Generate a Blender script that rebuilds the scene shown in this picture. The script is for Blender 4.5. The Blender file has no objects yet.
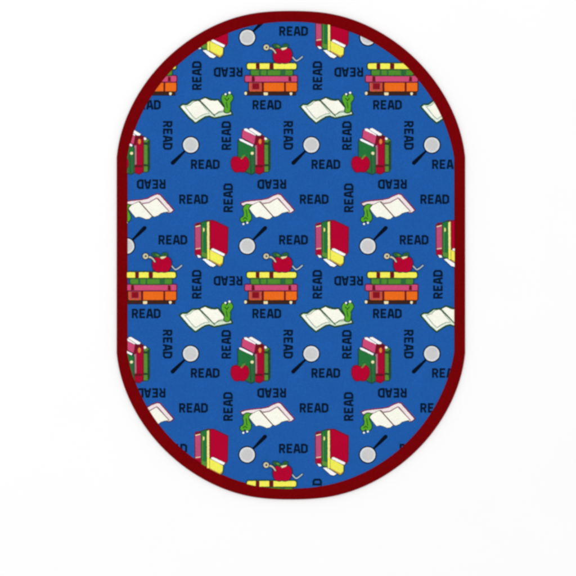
import bpy, math, random
from mathutils import Vector
from mathutils.geometry import tessellate_polygon
random.seed(7)
SC = bpy.context.scene
COL = SC.collection

# ------------------------------------------------------------------ scale
S = 0.0048            # metres on the floor per drawing unit (rug about 1.67 x 2.35 m)
TOP = 0.0100          # height of the carpet face
STEP = 0.00013        # each dyed colour lies this much above the one below
def W(x, y, z=TOP):
    return ((x - 288.0) * S, (288.0 - y) * S, z)

LIGHT = 1.22          # overall light on a flat face, used to convert seen colour to real albedo
def lin(c):
    c /= 255.0
    return c / 12.92 if c <= 0.04045 else ((c + 0.055) / 1.055) ** 2.4
def albedo(h):
    return tuple(min(0.9, lin(int(h[i:i+2], 16)) / LIGHT) for i in (0, 2, 4)) + (1.0,)

# ------------------------------------------------------------------ materials
def yarn(name, hexcol, grain=0.16, rough=0.95, bump=0.35, sheen=0.0):
    m = bpy.data.materials.new(name); m.use_nodes = True
    nt = m.node_tree; N = nt.nodes; L = nt.links
    b = N['Principled BSDF']
    b.inputs['Roughness'].default_value = rough
    b.inputs['Specular IOR Level'].default_value = 0.04
    b.inputs['Sheen Weight'].default_value = sheen
    tc = N.new('ShaderNodeTexCoord')
    tuft = N.new('ShaderNodeTexVoronoi'); tuft.inputs['Scale'].default_value = 250
    fib = N.new('ShaderNodeTexNoise'); fib.inputs['Scale'].default_value = 170; fib.inputs['Detail'].default_value = 3
    lay = N.new('ShaderNodeTexNoise'); lay.inputs['Scale'].default_value = 9; lay.inputs['Detail'].default_value = 2
    for n in (tuft, fib, lay): L.new(tc.outputs['Object'], n.inputs['Vector'])
    def rng(src, a, c):
        r = N.new('ShaderNodeMapRange'); r.inputs['From Min'].default_value = 0.25; r.inputs['From Max'].default_value = 0.75
        r.inputs['To Min'].default_value = a; r.inputs['To Max'].default_value = c
        L.new(src, r.inputs['Value']); return r.outputs['Result']
    f1 = rng(fib.outputs['Fac'], 1 - grain, 1 + grain)
    f2 = rng(lay.outputs['Fac'], 0.965, 1.035)
    mu = N.new('ShaderNodeMath'); mu.operation = 'MULTIPLY'; L.new(f1, mu.inputs[0]); L.new(f2, mu.inputs[1])
    sc = N.new('ShaderNodeVectorMath'); sc.operation = 'SCALE'
    sc.inputs[0].default_value = albedo(hexcol)[:3]
    L.new(mu.outputs[0], sc.inputs['Scale'])
    L.new(sc.outputs[0], b.inputs['Base Color'])
    bp = N.new('ShaderNodeBump'); bp.inputs['Strength'].default_value = bump; bp.inputs['Distance'].default_value = 0.0015
    L.new(tuft.outputs['Distance'], bp.inputs['Height']); L.new(bp.outputs['Normal'], b.inputs['Normal'])
    return m

PAL = dict(winered='84103C', blue='1F5BA9', border='760005', ink='08193A', letter='06182C', black='060F1E', red='B40330', crimson='A80A30',
           deepred='8A1220', maroon='6A1420', plum='5A1236', yellow='F4F05A', paleyellow='F0EA90', cream='EFE3B4', green='4E8C2E',
           darkgreen='2C6A3C', leaf='2A5E38', bookgreen='24743A', olive='5A8E38', moss='22482C', pink='CE4C78', rose='BC4C74',
           orange='EC6C1C', brown='3E241C', page='FAFAEC', edge='D9EBD2', blush='F3E6E6', white='FBFBFB', lens='CBCCCB',
           lensrim='DDE0E3', worm='58A82C', wormdark='1F5A1A', bone='CDC6A6', boneblue='AEBCC4', tan='C9A04A', brick='C0504A',
           grid='9A6A7C', greyrose='A87884', label='E0843A')
MATS = {k: yarn('yarn_' + k, v, grain=0.10 if k in ('page', 'white', 'yellow', 'lens') else 0.16) for k, v in PAL.items()}
MATS['border'] = yarn('border_binding', PAL['border'], grain=0.22, bump=0.6)

def paper():
    m = bpy.data.materials.new('white_floor'); m.use_nodes = True
    nt = m.node_tree; N = nt.nodes; L = nt.links; b = N['Principled BSDF']
    b.inputs['Roughness'].default_value = 0.8; b.inputs['Specular IOR Level'].default_value = 0.05
    tc = N.new('ShaderNodeTexCoord'); n = N.new('ShaderNodeTexNoise'); n.inputs['Scale'].default_value = 3.0; n.inputs['Detail'].default_value = 5
    L.new(tc.outputs['Object'], n.inputs['Vector'])
    r = N.new('ShaderNodeValToRGB')
    r.color_ramp.elements[0].position = 0.3; r.color_ramp.elements[0].color = (0.818, 0.818, 0.818, 1)
    r.color_ramp.elements[1].position = 0.7; r.color_ramp.elements[1].color = (0.823, 0.823, 0.822, 1)
    L.new(n.outputs['Fac'], r.inputs['Fac']); L.new(r.outputs['Color'], b.inputs['Base Color'])
    return m

# ------------------------------------------------------------------ rug outline
CX, CT, CB = 290.9, 187.5, 322.8
def outline(rr, bulge, half, n=72):
    """one closed contour: two broad arcs joined by straight sides that meet them at a slight angle"""
    def r(a):       # a from the top, degrees
        t = min(1.0, abs(a) / 80.6); return rr + bulge * (1 - math.exp(-(t / 0.16) ** 2)) * (1 - math.exp(-(1 - t) / 0.12))
    pts = []
    lim = 90.0
    while r(lim) * math.sin(math.radians(lim)) > half: lim -= 0.02
    for k in range(n + 1):                       # top arc, left to right
        a = -lim + 2 * lim * k / n
        pts.append((CX + r(a) * math.sin(math.radians(a)), CT - r(a) * math.cos(math.radians(a))))
    y0, y1 = pts[-1][1], CT + CB - pts[-1][1]
    m = 40
    for k in range(1, m): pts.append((CX + half, y0 + (y1 - y0) * k / m))
    for k in range(n + 1):
        a = lim - 2 * lim * k / n
        pts.append((CX + r(a) * math.sin(math.radians(a)), CB + r(a) * math.cos(math.radians(a))))
    for k in range(1, m): pts.append((CX - half, y1 + (y0 - y1) * k / m))
    return pts
OUT = outline(176.7, 2.5, 174.2)
INN = outline(165.8, 0.9, 163.3)
def lerp_contour(t):
    return [(a[0] + (b[0] - a[0]) * t, a[1] + (b[1] - a[1]) * t) for a, b in zip(OUT, INN)]

def mesh_obj(name, verts, faces, mats, idx=None, parent=None, smooth=False):
    me = bpy.data.meshes.new(name); me.from_pydata(verts, [], faces)
    for m in mats: me.materials.append(m)
    if idx: me.polygons.foreach_set('material_index', idx)
    if smooth: me.polygons.foreach_set('use_smooth', [True] * len(me.polygons))
    me.update()
    o = bpy.data.objects.new(name, me); COL.objects.link(o)
    if parent: o.parent = parent
    return o

# floor
fl = mesh_obj('floor', [(-14, -14, 0), (14, -14, 0), (14, 14, 0), (-14, 14, 0)], [(0, 1, 2, 3)], [paper()])
fl['kind'] = 'structure'

rug = bpy.data.objects.new('rug', None); COL.objects.link(rug)
rug['label'] = 'oval blue classroom rug with dark red border and printed books, apples, worms and READ words'
rug['category'] = 'rug'

# blue field : a slab with sides
n = len(OUT); F = lerp_contour(0.55)
vs = [W(x, y, TOP) for x, y in F] + [W(x, y, 0.002) for x, y in F]
tri = tessellate_polygon([[Vector((x, -y, 0)) for x, y in F]])
fs = []
for t in tri:
    a, b, c = (F[i] for i in t)
    cr = (b[0]-a[0])*(-(c[1]-a[1])) - (-(b[1]-a[1]))*(c[0]-a[0])
    fs.append(t if cr > 0 else t[::-1])
fs += [(i, (i + 1) % n, n + (i + 1) % n, n + i) for i in range(n)]
mesh_obj('carpet_field', vs, fs, [MATS['blue']], parent=rug)

# border band : rounded cross-section carried round the contour
prof = [(0.0, 0.0), (-0.015, 0.004), (0.0, 0.0085), (0.04, 0.0122), (0.12, 0.0148), (0.25, 0.0156), (0.5, 0.0158), (0.75, 0.0156),
        (0.88, 0.0150), (0.96, 0.0134), (1.0, 0.0112), (1.0, 0.0085)]
vs, fs = [], []
for t, z in prof:
    vs += [W(x, y, z) for x, y in lerp_contour(t)]
for j in range(len(prof) - 1):
    for i in range(n):
        k = (i + 1) % n
        fs.append((j*n + i, j*n + k, (j+1)*n + k, (j+1)*n + i))
bd = mesh_obj('border', vs, fs, [MATS['border']], parent=rug, smooth=True)

# ------------------------------------------------------------------ clipping to the field
CLIP = lerp_contour(0.93)
EDGES = [(CLIP[i], CLIP[(i + 1) % n]) for i in range(n)]
def inside_all(p):
    return all((b[0]-a[0])*(p[1]-a[1]) - (b[1]-a[1])*(p[0]-a[0]) >= 0 for a, b in EDGES)
def safe(pts):
    return all(abs(p[0]-CX) < 162 and (CT <= p[1] <= CB or math.dist(p, (CX, CT if p[1] < CT else CB)) < 164) for p in pts)
def near(pts):
    return any(abs(p[0]-CX) < 166 and CT-168 < p[1] < CB+168 for p in pts)
def clip(poly):
    for a, b in EDGES:
        ex, ey = b[0]-a[0], b[1]-a[1]
        def d(p): return ex*(p[1]-a[1]) - ey*(p[0]-a[0])
        out = []
        for i in range(len(poly)):
            p, q = poly[i], poly[(i+1) % len(poly)]
            dp, dq = d(p), d(q)
            if dp >= 0: out.append(p)
            if (dp >= 0) != (dq >= 0):
                t = dp / (dp - dq); out.append((p[0]+(q[0]-p[0])*t, p[1]+(q[1]-p[1])*t))
        poly = out
        if len(poly) < 3: return []
    return poly
def area(p):
    return 0.5 * sum(p[i][0]*p[(i+1) % len(p)][1] - p[(i+1) % len(p)][0]*p[i][1] for i in range(len(p)))

# ------------------------------------------------------------------ 2-D drawing kit (all coordinates: photo-plane units)
def catmull(pts, closed=True, k=5):
    out = []; m = len(pts)
    rng = range(m) if closed else range(m - 1)
    g = (lambda i: pts[i % m]) if closed else (lambda i: pts[max(0, min(m-1, i))])
    for i in rng:
        p0, p1, p2, p3 = g(i-1), g(i), g(i+1), g(i+2)
        for s in range(k):
            t = s / k
            out.append(tuple(0.5*((2*p1[c]) + (-p0[c]+p2[c])*t + (2*p0[c]-5*p1[c]+4*p2[c]-p3[c])*t*t + (-p0[c]+3*p1[c]-3*p2[c]+p3[c])*t**3) for c in (0, 1)))
    if not closed: out.append(pts[-1])
    return out
def resample(pts, step=1.1):
    out = []
    for i in range(len(pts)):
        p, q = pts[i], pts[(i+1) % len(pts)]
        k = max(1, int(math.dist(p, q) / step))
        for s in range(k): out.append((p[0]+(q[0]-p[0])*s/k, p[1]+(q[1]-p[1])*s/k))
    return out
def disc(c, r, k=28, ry=None):
    ry = ry or r
    return [(c[0]+r*math.cos(2*math.pi*i/k), c[1]+ry*math.sin(2*math.pi*i/k)) for i in range(k)]

def unitn(p, q):
    L = math.dist(p, q) or 1.0
    return ((q[1]-p[1])/L, -(q[0]-p[0])/L)
class Motif:
    round = True
    def __init__(s, name, label, ox=0, oy=0, sc=9.0):
        s.name, s.label, s.ox, s.oy, s.sc, s.ops = name, label, ox, oy, sc, []
    def T(s, pts): return [(s.ox + p[0]/s.sc, s.oy + p[1]/s.sc) for p in pts]
    def raw(s, tag, col, pts): s.ops.append((tag, col, pts))
    def strokeraw(s, tag, col, pts, w, closed=False, w2=None):
        """an open line as ONE mitred ribbon with rounded ends; a closed line as the filled shape grown outwards by w / 2"""
        pts = [p for i, p in enumerate(pts) if i == 0 or math.dist(p, pts[i-1]) > 1e-4]
        m = len(pts)
        if closed:
            sg = 1 if area(pts) > 0 else -1
            out = []
            for i in range(m):
                a, p, c = pts[i-1], pts[i], pts[(i+1) % m]
                n1, n2 = unitn(a, p), unitn(p, c)
                mx, my = n1[0] + n2[0], n1[1] + n2[1]; L = math.hypot(mx, my) or 1.0
                k = min(1.5, 2.0 / L) / L
                out.append((p[0] + sg*mx*k*w/2, p[1] + sg*my*k*w/2))
            s.ops.append((tag, col, out, 'soft'))
        else:
            lf, rt = [], []
            for i in range(m):
                ww = (w if w2 is None else w + (w2 - w) * i / (m - 1)) / 2
                n1 = unitn(pts[i-1], pts[i]) if i else unitn(pts[0], pts[1])
                n2 = unitn(pts[i], pts[i+1]) if i < m-1 else n1
                mx, my = n1[0] + n2[0], n1[1] + n2[1]; L = math.hypot(mx, my) or 1.0
                k = min(2.0, 2.0 / L) / L
                lf.append((pts[i][0] + mx*k*ww, pts[i][1] + my*k*ww)); rt.append((pts[i][0] - mx*k*ww, pts[i][1] - my*k*ww))
            def cap(c, p):        # half circle about c starting from p, going round the outside
                r = math.dist(c, p); a0 = math.atan2(p[1]-c[1], p[0]-c[0])
                return [(c[0] + r*math.cos(a0 + math.pi*j/6), c[1] + r*math.sin(a0 + math.pi*j/6)) for j in range(1, 6)]
            pieces = [[lf[i], lf[i+1], rt[i+1], rt[i]] for i in range(m - 1)]
            if s.round: pieces += [[lf[-1]] + cap(pts[-1], lf[-1]) + [rt[-1]], [rt[0]] + cap(pts[0], rt[0]) + [lf[0]]]
            s.ops.append((tag, col, pieces, 'strip'))
    def P(s, tag, col, pts, ol=1.1, oc='ink', smooth=False):
        q = s.T(pts)
        if smooth: q = catmull(q)
        if ol: s.strokeraw(None, oc, q, ol*2, closed=True)
        s.raw(tag, col, q)
    def R(s, tag, col, x0, y0, x1, y1, ol=1.1, oc='ink', r=0):
        if r:
            pts = []
            for cx, cy, a0 in ((x1-r, y0+r, -90), (x1-r, y1-r, 0), (x0+r, y1-r, 90), (x0+r, y0+r, 180)):
                for k in range(5):
                    a = math.radians(a0 + 90*k/4); pts.append((cx + r*math.cos(a), cy + r*math.sin(a)))
        else: pts = [(x0, y0), (x1, y0), (x1, y1), (x0, y1)]
        s.P(tag, col, pts, ol, oc)
    def D(s, tag, col, c, r, ol=1.0, oc='ink', ry=None):
        s.P(tag, col, disc(c, r, 28, ry), ol, oc)
    def L(s, tag, col, pts, w, smooth=False, w2=None, ol=0, oc='ink'):
        q = s.T(pts)
        if smooth: q = catmull(q, closed=False)
        if ol: s.strokeraw(None, oc, q, w + 2*ol, w2=None if w2 is None else w2 + 2*ol)
        s.strokeraw(tag, col, q, w, w2=w2)

def place(mo, dx, dy, jit=0.10, skip=()):
    """build one copy of a motif as a part of the rug, pieces outside the field cut off"""
    buckets = {}
    layer = 0; total = 0.0
    R = random.Random(int(abs(dx*31 + dy*17 + mo.ox*7 + mo.oy*3)) )
    for op in mo.ops:
        tag, col, pts = op[:3]
        if tag in skip or (skip and tag is None and min(p[1] for p in (sum(pts, []) if len(op) > 3 and op[3] == 'strip' else pts)) < 270.9): continue
        kind = op[3] if len(op) > 3 else ''
        z = TOP + 0.0003 + layer * STEP
        layer += 1
        if kind == 'strip':
            pts = [(x + dx, y + dy) for pc in pts for x, y in pc]
            tris = []; k = 0
            for pc in op[2]: tris.append(tuple(range(k, k + len(pc)))); k += len(pc)
        else:
            pts = [(x + dx, y + dy) for x, y in pts]
            if not kind:
                pts = resample(pts)
                pts = [(x + R.uniform(-jit, jit), y + R.uniform(-jit, jit)) for x, y in pts]
            tris = tessellate_polygon([[Vector((x, y, 0)) for x, y in pts]])
        if not near(pts): continue
        whole = safe(pts)
        V, Fc, Mi, mats = buckets.setdefault(tag, ([], [], [], []))
        if col not in mats: mats.append(col)
        for t in tris:
            p = [pts[i] for i in t]
            if not whole: p = clip(p)
            if len(p) < 3: continue
            a = area(p)
            if abs(a) < 1e-4: continue
            if a > 0: p = p[::-1]                      # face up
            total += abs(a)
            b0 = len(V); V += [W(x, y, z) for x, y in p]
            Fc.append(tuple(range(b0, b0 + len(p)))); Mi.append(mats.index(col))
    if total < 4.0: return None
    def build(tag, name, parent):
        V, Fc, Mi, mats = buckets[tag]
        if not Fc: return None
        return mesh_obj(name, V, Fc, [MATS[c] for c in mats], Mi, parent)
    root = build(None, mo.name, rug)
    if root is None:
        return None
    root['label'] = 'flat stack of yellow, green, pink and orange books cut by the border, without an apple' if skip else mo.label
    for tag in buckets:
        if tag is not None: build(tag, tag.split('#')[0], root)
    return root

motifs = []
# ---- stack of lying books with an apple and a worm
m = Motif('book_stack_motif', 'flat stack of yellow, green, pink and orange books under a red apple with a pale worm', 240, 250)
m.R('book#base', 'brown', 45, 450, 500, 484, ol=0.5)
m.D('book#base', 'cream', (50, 468), 12, ol=0.3, ry=15); m.R('book#base', 'cream', 212, 455, 250, 486, ol=0.3, r=8); m.D('book#base', 'cream', (458, 470), 12, ol=0.3, ry=16)
m.R('book#orange', 'orange', 82, 366, 510, 450, ol=1.1, r=12, oc='brown')
m.R('book#orange', 'brick', 88, 372, 190, 446, ol=0)
m.R('book#orange', 'deepred', 112, 380, 170, 430, ol=0.2, oc='maroon')
m.R('book#orange', 'maroon', 194, 368, 214, 450, ol=0); m.R('book#orange', 'maroon', 396, 368, 412, 450, ol=0)
m.R('book#pink', 'pink', 46, 312, 512, 364, ol=1.0, r=8, oc='plum')
m.P('book#pink', 'maroon', [(106, 316), (130, 316), (134, 362), (104, 362)], ol=0); m.P('book#pink', 'maroon', [(438, 316), (460, 322), (462, 362), (434, 360)], ol=0)
m.R('book#green', 'green', 98, 254, 472, 306, ol=1.0, r=14, oc='moss')
m.R('book#green', 'darkgreen', 168, 262, 188, 304, ol=0); m.R('book#green', 'darkgreen', 236, 262, 250, 304, ol=0); m.R('book#green', 'darkgreen', 362, 262, 408, 304, ol=0)
m.R('book#yellow', 'yellow', 64, 200, 506, 250, ol=1.1, r=16, oc='moss')
m.R('book#yellow', 'maroon', 142, 200, 176, 250, ol=0); m.R('book#yellow', 'maroon', 264, 200, 302, 250, ol=0)
m.L('worm_tail', 'boneblue', [(462, 132), (482, 156), (506, 176), (534, 162), (560, 140)], 1.35, smooth=True, ol=0.5)
m.P('apple', 'red', [(300, 100), (318, 74), (350, 66), (382, 84), (415, 64), (448, 72), (466, 105), (462, 150), (440, 188), (405, 198), (380, 194), (350, 198), (318, 186), (300, 150)], ol=0.8, smooth=True)
m.P('apple', 'leaf', [(292, 34), (320, 22), (350, 34), (372, 52), (392, 26), (424, 24), (436, 44), (410, 66), (378, 78), (340, 62), (312, 62)], ol=0.3, smooth=True)
m.P('apple', 'olive', [(322, 40), (345, 36), (362, 52), (340, 56)], ol=0); m.P('apple', 'cream', [(366, 66), (384, 60), (426, 56), (412, 70), (380, 82)], ol=0)
m.L('worm', 'bone', [(252, 66), (276, 64), (300, 78), (320, 106)], 1.9, smooth=True, ol=0.5, w2=1.2)
m.D('worm', 'bone', (236, 56), 25, ol=0.7); m.D('worm', 'brown', (238, 56), 9, ol=0)
motifs.append(m)
# ---- open book, bookworm at right
m = Motif('open_book_motif', 'white open book with a green bookworm standing on its right page', 176, 84)
m.P('cover', 'edge', [(42, 205), (60, 190), (100, 192), (150, 155), (200, 152), (215, 152), (262, 128), (330, 150), (375, 147), (435, 215), (450, 250), (488, 246), (498, 268), (420, 284), (346, 300), (300, 282), (262, 290), (215, 318), (176, 344), (120, 296)], ol=1.7, oc='moss')
m.P('cover', 'white', [(48, 206), (66, 196), (160, 318), (176, 328), (262, 280), (312, 276), (330, 292), (300, 278), (258, 286), (176, 338), (122, 292)], ol=0)
m.P('page#left', 'page', [(86, 206), (130, 192), (160, 162), (196, 152), (214, 160), (298, 264), (262, 266), (218, 286), (180, 312), (150, 286)], ol=0.4, oc='moss')
m.P('page#right', 'page', [(222, 146), (262, 128), (305, 148), (350, 152), (376, 147), (432, 216), (428, 236), (388, 244), (350, 272), (336, 268)], ol=0.4, oc='moss')
m.L(None, 'moss', [(214, 152), (350, 288)], 0.95)
m.L(None, 'moss', [(352, 276), (388, 254), (440, 250)], 0.5)
m.P('worm', 'worm', [(412, 122), (425, 98), (448, 104), (458, 118), (474, 92), (498, 96), (512, 125), (500, 150), (486, 172), (488, 205), (478, 252), (438, 250), (440, 205), (428, 178), (414, 150)], ol=0.95, oc='moss', smooth=True)
m.L('worm', 'wormdark', [(440, 128), (458, 150), (476, 128)], 1.0); m.L('worm', 'wormdark', [(454, 165), (462, 215)], 0.9)
m.D('worm', 'white', (446, 92), 9, ol=0.35, oc='moss'); m.D('worm', 'white', (482, 80), 10, ol=0.35, oc='moss')
motifs.append(m)
# ---- open book upside down, bookworm hanging at left
m = Motif('open_book_motif', 'upside-down open book with maroon cover and a green bookworm hanging at its left', 234, 180)
m.P('cover', 'blush', [(66, 212), (104, 198), (182, 188), (250, 182), (310, 170), (352, 146), (396, 130), (418, 136), (538, 272), (515, 290), (490, 292), (400, 200), (240, 210), (130, 222), (76, 228)], ol=1.0, oc='plum')
m.L(None, 'winered', [(62, 205), (104, 192), (182, 181), (250, 176), (310, 163), (352, 139), (396, 124), (420, 128), (542, 264)], 0.85)
m.P('page#left', 'page', [(132, 250), (165, 226), (222, 198), (238, 206), (348, 326), (322, 348), (295, 352), (262, 338), (228, 328), (200, 336), (166, 296)], ol=0.5, oc='moss')
m.P('page#right', 'page', [(238, 196), (262, 212), (320, 204), (352, 184), (390, 164), (404, 172), (500, 282), (462, 288), (428, 298), (402, 318), (372, 330), (354, 324)], ol=0.5, oc='moss')
m.L(None, 'grid', [(262, 214), (320, 204), (352, 184), (390, 163), (500, 280)], 0.9)
m.L(None, 'plum', [(234, 196), (352, 328)], 1.0)
m.P('worm', 'worm', [(98, 232), (118, 222), (148, 228), (134, 246), (132, 275), (152, 320), (150, 356), (130, 376), (112, 378), (98, 362), (82, 378), (60, 366), (62, 342), (84, 330), (92, 296), (84, 262)], ol=0.95, oc='moss', smooth=True)
m.L('worm', 'wormdark', [(84, 352), (100, 338), (118, 352)], 1.0); m.L('worm', 'wormdark', [(110, 270), (118, 330)], 0.9)
m.D('worm', 'white', (85, 396), 9, ol=0.35, oc='moss'); m.D('worm', 'white', (120, 385), 9, ol=0.35, oc='moss')
motifs.append(m)
# ---- three standing books with an apple in front
m = Motif('standing_books_motif', 'pink, green and red books standing upright behind a small red apple', 224, 120)
m.P('book#olive', 'olive', [(352, 158), (386, 164), (412, 185), (412, 440), (398, 464), (352, 466)], ol=0.9, oc='moss')
m.P('book#olive', 'moss', [(396, 190), (412, 186), (412, 440), (398, 462)], ol=0)
m.P('book#olive', 'white', [(350, 156), (380, 158), (390, 172), (374, 182), (352, 168)], ol=0.2)
m.P('book#olive', 'moss', [(356, 200), (410, 204), (410, 226), (356, 222)], ol=0); m.P('book#olive', 'moss', [(356, 396), (406, 400), (406, 416), (356, 416)], ol=0)
m.P('book#pink', 'pink', [(168, 94), (186, 90), (292, 146), (300, 220), (262, 214), (162, 158)], ol=0.8, oc='plum')
m.P('book#pink', 'white', [(180, 80), (200, 76), (290, 124), (284, 142), (184, 94)], ol=0.3, oc='plum')
m.P('book#red', 'crimson', [(292, 150), (334, 142), (356, 150), (356, 462), (322, 484), (280, 470), (280, 220)], ol=0.9, oc='maroon')
m.P('book#red', 'maroon', [(292, 150), (334, 142), (356, 150), (352, 170), (304, 178), (292, 240), (282, 220)], ol=0)
m.P('book#red', 'white', [(228, 78), (250, 74), (336, 126), (328, 140), (304, 140), (226, 88)], ol=0.4, oc='plum')
m.P('book#red', 'greyrose', [(278, 232), (296, 226), (298, 400), (280, 405)], ol=0)
m.D('book#red', 'label', (325, 194), 13, ol=0.4, oc='maroon', ry=24)
m.P('book#red', 'maroon', [(276, 405), (350, 405), (350, 425), (276, 425)], ol=0)
m.P('book#green', 'bookgreen', [(128, 188), (262, 240), (274, 256), (274, 470), (248, 486), (208, 470), (130, 400)], ol=0.9, oc='moss')
m.P('book#green', 'darkgreen', [(226, 320), (272, 300), (272, 470), (246, 484), (214, 468)], ol=0)
m.P('book#green', 'white', [(138, 170), (160, 172), (264, 224), (256, 240), (142, 186)], ol=0.3)
m.D('book#green', 'cream', (254, 300), 14, ol=0)
m.L('book#green', 'moss', [(236, 310), (244, 480)], 0.5)
m.P('apple', 'red', [(66, 392), (74, 350), (104, 332), (142, 344), (178, 330), (208, 346), (222, 386), (212, 432), (182, 464), (142, 462), (104, 466), (76, 434)], ol=0.8, smooth=True, oc='maroon')
m.L('apple', 'olive', [(158, 346), (172, 328), (186, 318)], 1.7)
motifs.append(m)
# ---- book group with big red cover
m = Motif('standing_books_motif', 'upright books seen from the corner, large red cover above a yellow book', 185, 212)
m.P('book#pink', 'rose', [(92, 118), (104, 104), (148, 100), (148, 392), (112, 396), (94, 380)], ol=0.9, oc='maroon')
m.P('book#pink', 'maroon', [(94, 118), (104, 106), (146, 102), (146, 112), (100, 126)], ol=0)
m.P('book#pink', 'crimson', [(94, 342), (146, 336), (147, 390), (112, 394), (95, 379)], ol=0)
m.L('book#pink', 'cream', [(98, 132), (136, 122)], 0.9); m.L('book#pink', 'cream', [(98, 332), (138, 326)], 0.7)
m.P('book#pink', 'white', [(106, 386), (134, 390), (146, 408), (122, 412)], ol=0.5)
m.P('book#red', 'deepred', [(150, 98), (196, 80), (250, 80), (240, 96), (150, 112)], ol=0.8, oc='maroon')
m.P('book#red', 'red', [(226, 82), (256, 80), (382, 140), (378, 360), (364, 382), (240, 328), (226, 330)], ol=0.9, oc='maroon')
m.P('book#green', 'bookgreen', [(148, 98), (196, 82), (198, 424), (150, 405)], ol=0.7, oc='moss')
m.D('book#green', 'paleyellow', (168, 160), 8, ol=0.3, oc='moss', ry=18)
m.L('book#green', 'olive', [(160, 130), (160, 355)], 0.7)
m.P('book#green', 'olive', [(150, 358), (196, 372), (196, 412), (150, 396)], ol=0)
m.P('book#white', 'white', [(158, 424), (190, 420), (280, 478), (254, 494), (222, 484)], ol=0.7)
m.P('book#yellow', 'yellow', [(224, 340), (240, 346), (342, 404), (338, 462), (314, 486), (222, 428)], ol=0.9, oc='moss')
m.P('book#yellow', 'tan', [(222, 424), (314, 472), (338, 452), (336, 466), (314, 488), (222, 434)], ol=0)
m.P('book#yellow', 'white', [(238, 330), (256, 328), (360, 378), (350, 396), (332, 392), (236, 344)], ol=0.4, oc='maroon')
m.P('book#yellow', 'paleyellow', [(198, 92), (218, 84), (221, 426), (200, 428)], ol=0.4, oc='moss')
m.P('book#yellow', 'yellow', [(200, 330), (220, 330), (221, 426), (200, 428)], ol=0)
motifs.append(m)
# ---- magnifying glasses
def magnifier(ox, oy, c, h0, h1, label):
    m = Motif('magnifying_glass_motif', label, ox, oy)
    m.D(None, 'black', c, 80, ol=0)
    m.L('handle', 'black', [h0, h1], 2.1, w2=4.0)
    mx, my = h0[0] + (h1[0]-h0[0])*0.4, h0[1] + (h1[1]-h0[1])*0.4
    m.L('handle', 'black', [(mx, my), h1], 3.1, w2=4.1)
    m.D('lens', 'lensrim', c, 69, ol=0); m.D('lens', 'lens', c, 54, ol=0)
    motifs.append(m)
magnifier(280, 120, (282, 225), (228, 280), (120, 386), 'magnifying glass with black handle pointing down to the left')
magnifier(230, 210, (155, 325), (210, 268), (316, 162), 'magnifying glass with black handle pointing up to the right')

# ---- the word READ
GL = [[(0.95, 0), (0.95, 9.4)], [(0.95, 8.45), (4.0, 8.45), (5.2, 7.5), (5.2, 5.3), (4.1, 4.4), (0.95, 4.4)], [(3.3, 4.4), (5.5, 0)],
      [(13.2, 8.45), (8.5, 8.45), (8.5, 0.95), (13.2, 0.95)], [(8.5, 4.75), (12.5, 4.75)],
      [(15.2, 0), (16.9, 8.45), (18.7, 8.45), (20.6, 0)], [(16.0, 2.9), (19.8, 2.9)],
      [(22.9, 0), (22.9, 9.4)], [(22.9, 8.45), (26.0, 8.45), (27.7, 7.2), (27.7, 2.2), (26.0, 0.95), (22.9, 0.95)]]
def word(cx, cy, rot, label):
    m = Motif('lettering', label, 0, 0, 1.0); m.round = False
    ca, sa = math.cos(math.radians(rot)), math.sin(math.radians(rot))
    for g in GL:
        q = []
        for x, y in g:
            u, v = x - 14.35, y - 4.7
            q.append((cx + u*ca - v*sa, cy - (u*sa + v*ca)))
        m.strokeraw(None, 'letter', q, 1.95)
    motifs.append(m)
for x, y in ((325.9, 164.3), (314.2, 199.2), (266.9, 104.8), (293.6, 31.1)): word(x, y, 0, 'upright black word READ')
for x, y in ((271.8, 184.2), (348.8, 72.1)): word(x, y, 180, 'upside-down black word READ')
for x, y in ((317.4, 75.6), (226.3, 135.6), (228.1, 197.8)): word(x, y, 90, 'black word READ running upwards')
word(288.3, 135.4, -90, 'black word READ running downwards')

DX, DY = 120.6, 208.7
for mo in motifs:
    for j in range(-2, 3):
        for i in range(-3, 4):
            # the stack at the upper right of the rug is cut without its apple and worm
            bare = mo.name == 'book_stack_motif' and (i, j) == (1, -1)
            place(mo, i*DX - j*0.1, j*DY, skip=('apple', 'worm', 'worm_tail') if bare else ())

# ------------------------------------------------------------------ camera
cam = bpy.data.cameras.new('camera'); co = bpy.data.objects.new('camera', cam); COL.objects.link(co)
H = 8.0
co.location = (0, 0, TOP + 0.0005 + H)
cam.sensor_width = 36; cam.lens = 36 * H / (576 * S); cam.clip_end = 200
SC.camera = co

# ------------------------------------------------------------------ light: an even white studio tent plus one large softbox
w = bpy.data.worlds.new('World'); SC.world = w; w.use_nodes = True
bg = w.node_tree.nodes['Background']; bg.inputs['Color'].default_value = (1, 1, 1, 1); bg.inputs['Strength'].default_value = 1.0
la = bpy.data.lights.new('softbox', 'AREA'); la.shape = 'SQUARE'; la.size = 5.0; la.energy = 560
lo = bpy.data.objects.new('softbox', la); COL.objects.link(lo)
lo.location = (-3.2, 3.4, 15.0)
lo.rotation_euler = (Vector((0, 0, 0)) - Vector(lo.location)).to_track_quat('-Z', 'Y').to_euler()

SC.view_settings.view_transform = 'Standard'; SC.view_settings.look = 'None'
SC.view_settings.exposure = 0; SC.view_settings.gamma = 1
SC.render.engine = 'CYCLES'
SC.cycles.pixel_filter_type = 'BLACKMAN_HARRIS'; SC.cycles.filter_width = 3.2
